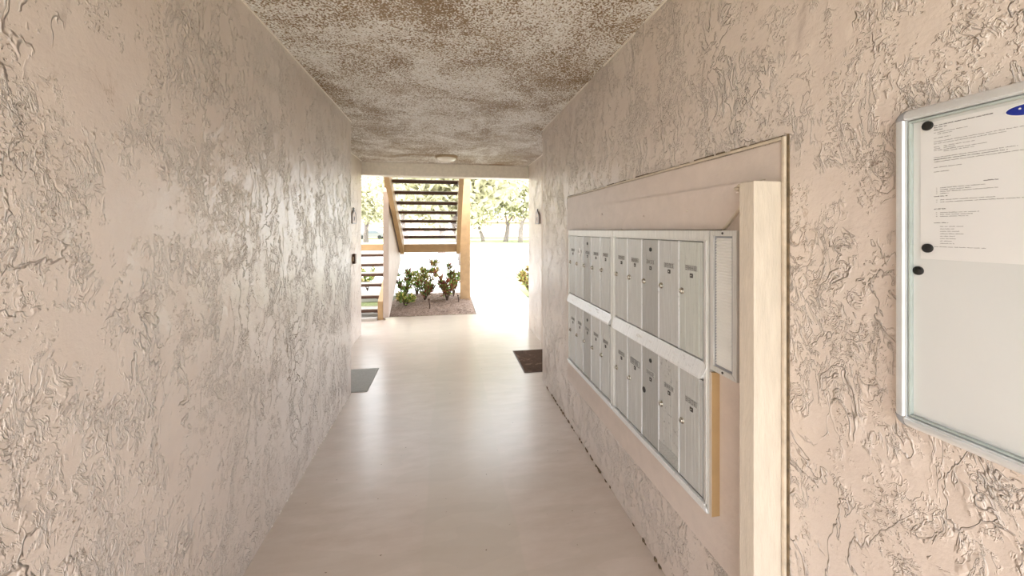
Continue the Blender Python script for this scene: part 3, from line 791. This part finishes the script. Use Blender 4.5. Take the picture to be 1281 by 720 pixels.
# ------------------------------------------------------------------ trees beyond
def tree_meshes(seed, h, tr, crown, sc=1.0, nleaf=2600, low=.0):
    rd = random.Random(seed); b = MB(); tips = []
    def branch(p, d, L, r, lev):
        pts = [p]; rads = [r]; q = Vector(p); dd = Vector(d).normalized()
        for k in range(4):
            dd = (dd + Vector((rd.uniform(-.18, .18), rd.uniform(-.18, .18), rd.uniform(-.05, .14)))).normalized()
            q = q + dd * L / 4; pts.append(tuple(q)); rads.append(r * (1 - .11 * (k + 1)))
        b.tube(pts, rads, 7 if lev < 2 else 5)
        if lev >= 3: tips.append(q); return
        for k in range(3):
            a = rd.uniform(0, 2 * PI); sp = .75
            branch(pts[-1] if k else pts[-2], dd + Vector((math.cos(a) * sp, math.sin(a) * sp, rd.uniform(-.1, .5))), L * rd.uniform(.6, .8), rads[-1] * .62, lev + 1)
        if lev > 0: tips.append(q)
    branch((0, 0, -.1), (rd.uniform(-.1, .1), 0, 1), h * .30, tr, 0)
    me_t = b
    f = MB()
    for t in tips:
        for k in range(nleaf // len(tips)):
            v = Vector((rd.gauss(0, 1), rd.gauss(0, 1), rd.gauss(0, .7))) * crown
            state = random.getstate(); f.leaf(t + v, (rd.uniform(-1, 1), rd.uniform(-1, 1), rd.uniform(-1, 1)), .34 * sc, .10 * sc); random.setstate(state)
    return me_t, f
GT = 'pale trees beyond the lane'
protos = []
for s_, h in ((1, 10.5), (2, 9.5), (5, 9)):
    t = empty('oak_tree', (0, 0, 0), 'x', 'tree', GT)
    a, f = tree_meshes(s_, h, .34, .95, 1.5, 6000)
    a.build('trunk', 'bark', t, True); tag(f.build('crown', 'leaf_far', t, 'leaf'), None, None, None, 'stuff')
    protos.append(t)
def copy_tree(o):
    c = o.copy(); COL.objects.link(c)
    for chd in o.children:
        d = chd.copy(); COL.objects.link(d); d.parent = c
    return c
spots = [(0, 8.7, 45, 0, 1.0, 'forked pale tree nearest the right wall edge'),
         (1, 7.3, 48, 1.2, 1.0, 'pale tree second from the right wall edge'),
         (2, 4.55, 49, 2.0, .8, 'small yellowish tree third from the right wall edge'),
         (0, 2.6, 50, 3.0, .75, 'small yellowish tree just right of the stair post'),
         (2, -.4, 24, .5, .75, 'pale tree seen between the treads at the right stringer'),
         (1, -3.4, 32, 2.4, .9, 'pale tree seen between the treads near the middle'),
         (2, -8.2, 40, 4.0, .9, 'pale tree seen between the treads at the left stringer'),
         (0, 12.5, 52, 4.2, 1.2, 'pale tree mostly hidden by the right wall'),
         (2, .72, 17, 2.9, .75, 'nearer tree with a limb rising right of the stair post')]
used = set()
for pi, x, yy, rz, scl, lb in spots:
    o = protos[pi] if pi not in used else copy_tree(protos[pi]); used.add(pi)
    o.location = (x, yy, 0); o.rotation_euler.z = rz; o.scale = (scl,) * 3; o['label'] = lb
# ------------------------------------------------------------------ far buildings and car
def building(loc, w, d, h, nbay, lab):
    x, yy = loc; t = empty('far_building', (x, yy, 0), lab, 'building', 'far pink buildings')
    MB().box(x - w / 2, x + w / 2, yy, yy + d, 0, h).build('wall', 'bldg', t)
    MB().prism([(x - w / 2 - .5, yy - .5, h), (x - w / 2 - .5, yy + d + .5, h), (x - w / 2 - .5, yy + d / 2, h + 1.6)], (w + 1, 0, 0)).build('roof', 'roof', t)
    for k in range(nbay):
        xx = x - w / 2 + w * (k + .5) / nbay
        MB().box(xx - w / nbay * .42, xx - w / nbay * .34, yy - .15, yy, 0, h).build('pilaster', 'bldg_trim', t)
        for fl_ in (0, 1):
            if h < 3.5 and fl_: continue
            z0 = .9 + fl_ * 2.8
            wi = MB().box(xx - .5, xx + .5, yy - .06, yy - .001, z0, z0 + 1.3).build('window', 'bldg_trim', t)
            MB().box(xx - .42, xx + .42, yy - .09, yy - .061, z0 + .08, z0 + 1.22).build('pane', 'pane_far', wi)
    return t
building((-17, 76), 34, 10, 6.2, 12, 'two storey pinkish building left of the stairs')
building((12, 80), 22, 10, 3.2, 6, 'single storey pinkish building behind the far trees')
def car(x, yy):
    t = empty('parked_car', (x, yy, 0), 'dark grey parked car far off to the left of the stair guard', 'car')
    prof = [(-2.2, .35), (-2.2, .75), (-1.9, .9), (-1.2, .97), (-.6, 1.42), (.8, 1.45), (1.5, 1.0), (2.15, .9), (2.25, .4)]
    MB().prism([(x + a, yy - .85, z) for a, z in prof], (0, 1.7, 0), .04).build('body', 'carpaint', t)
    for sgn in (-1, 1):
        MB().prism([(x + a, yy + sgn * .86 - .01, z) for a, z in ((-1.0, 1.0), (-.55, 1.36), (.72, 1.38), (1.25, 1.02))], (0, .02, 0)).build('side_window', 'glass_dark', t)
        for a in (-1.4, 1.4): MB().cyl((x + a, yy + sgn * .80 - .1, .33), (0, 1, 0), .33, .2, 20).build('wheel', 'black', t)
car(-12.6, 66)
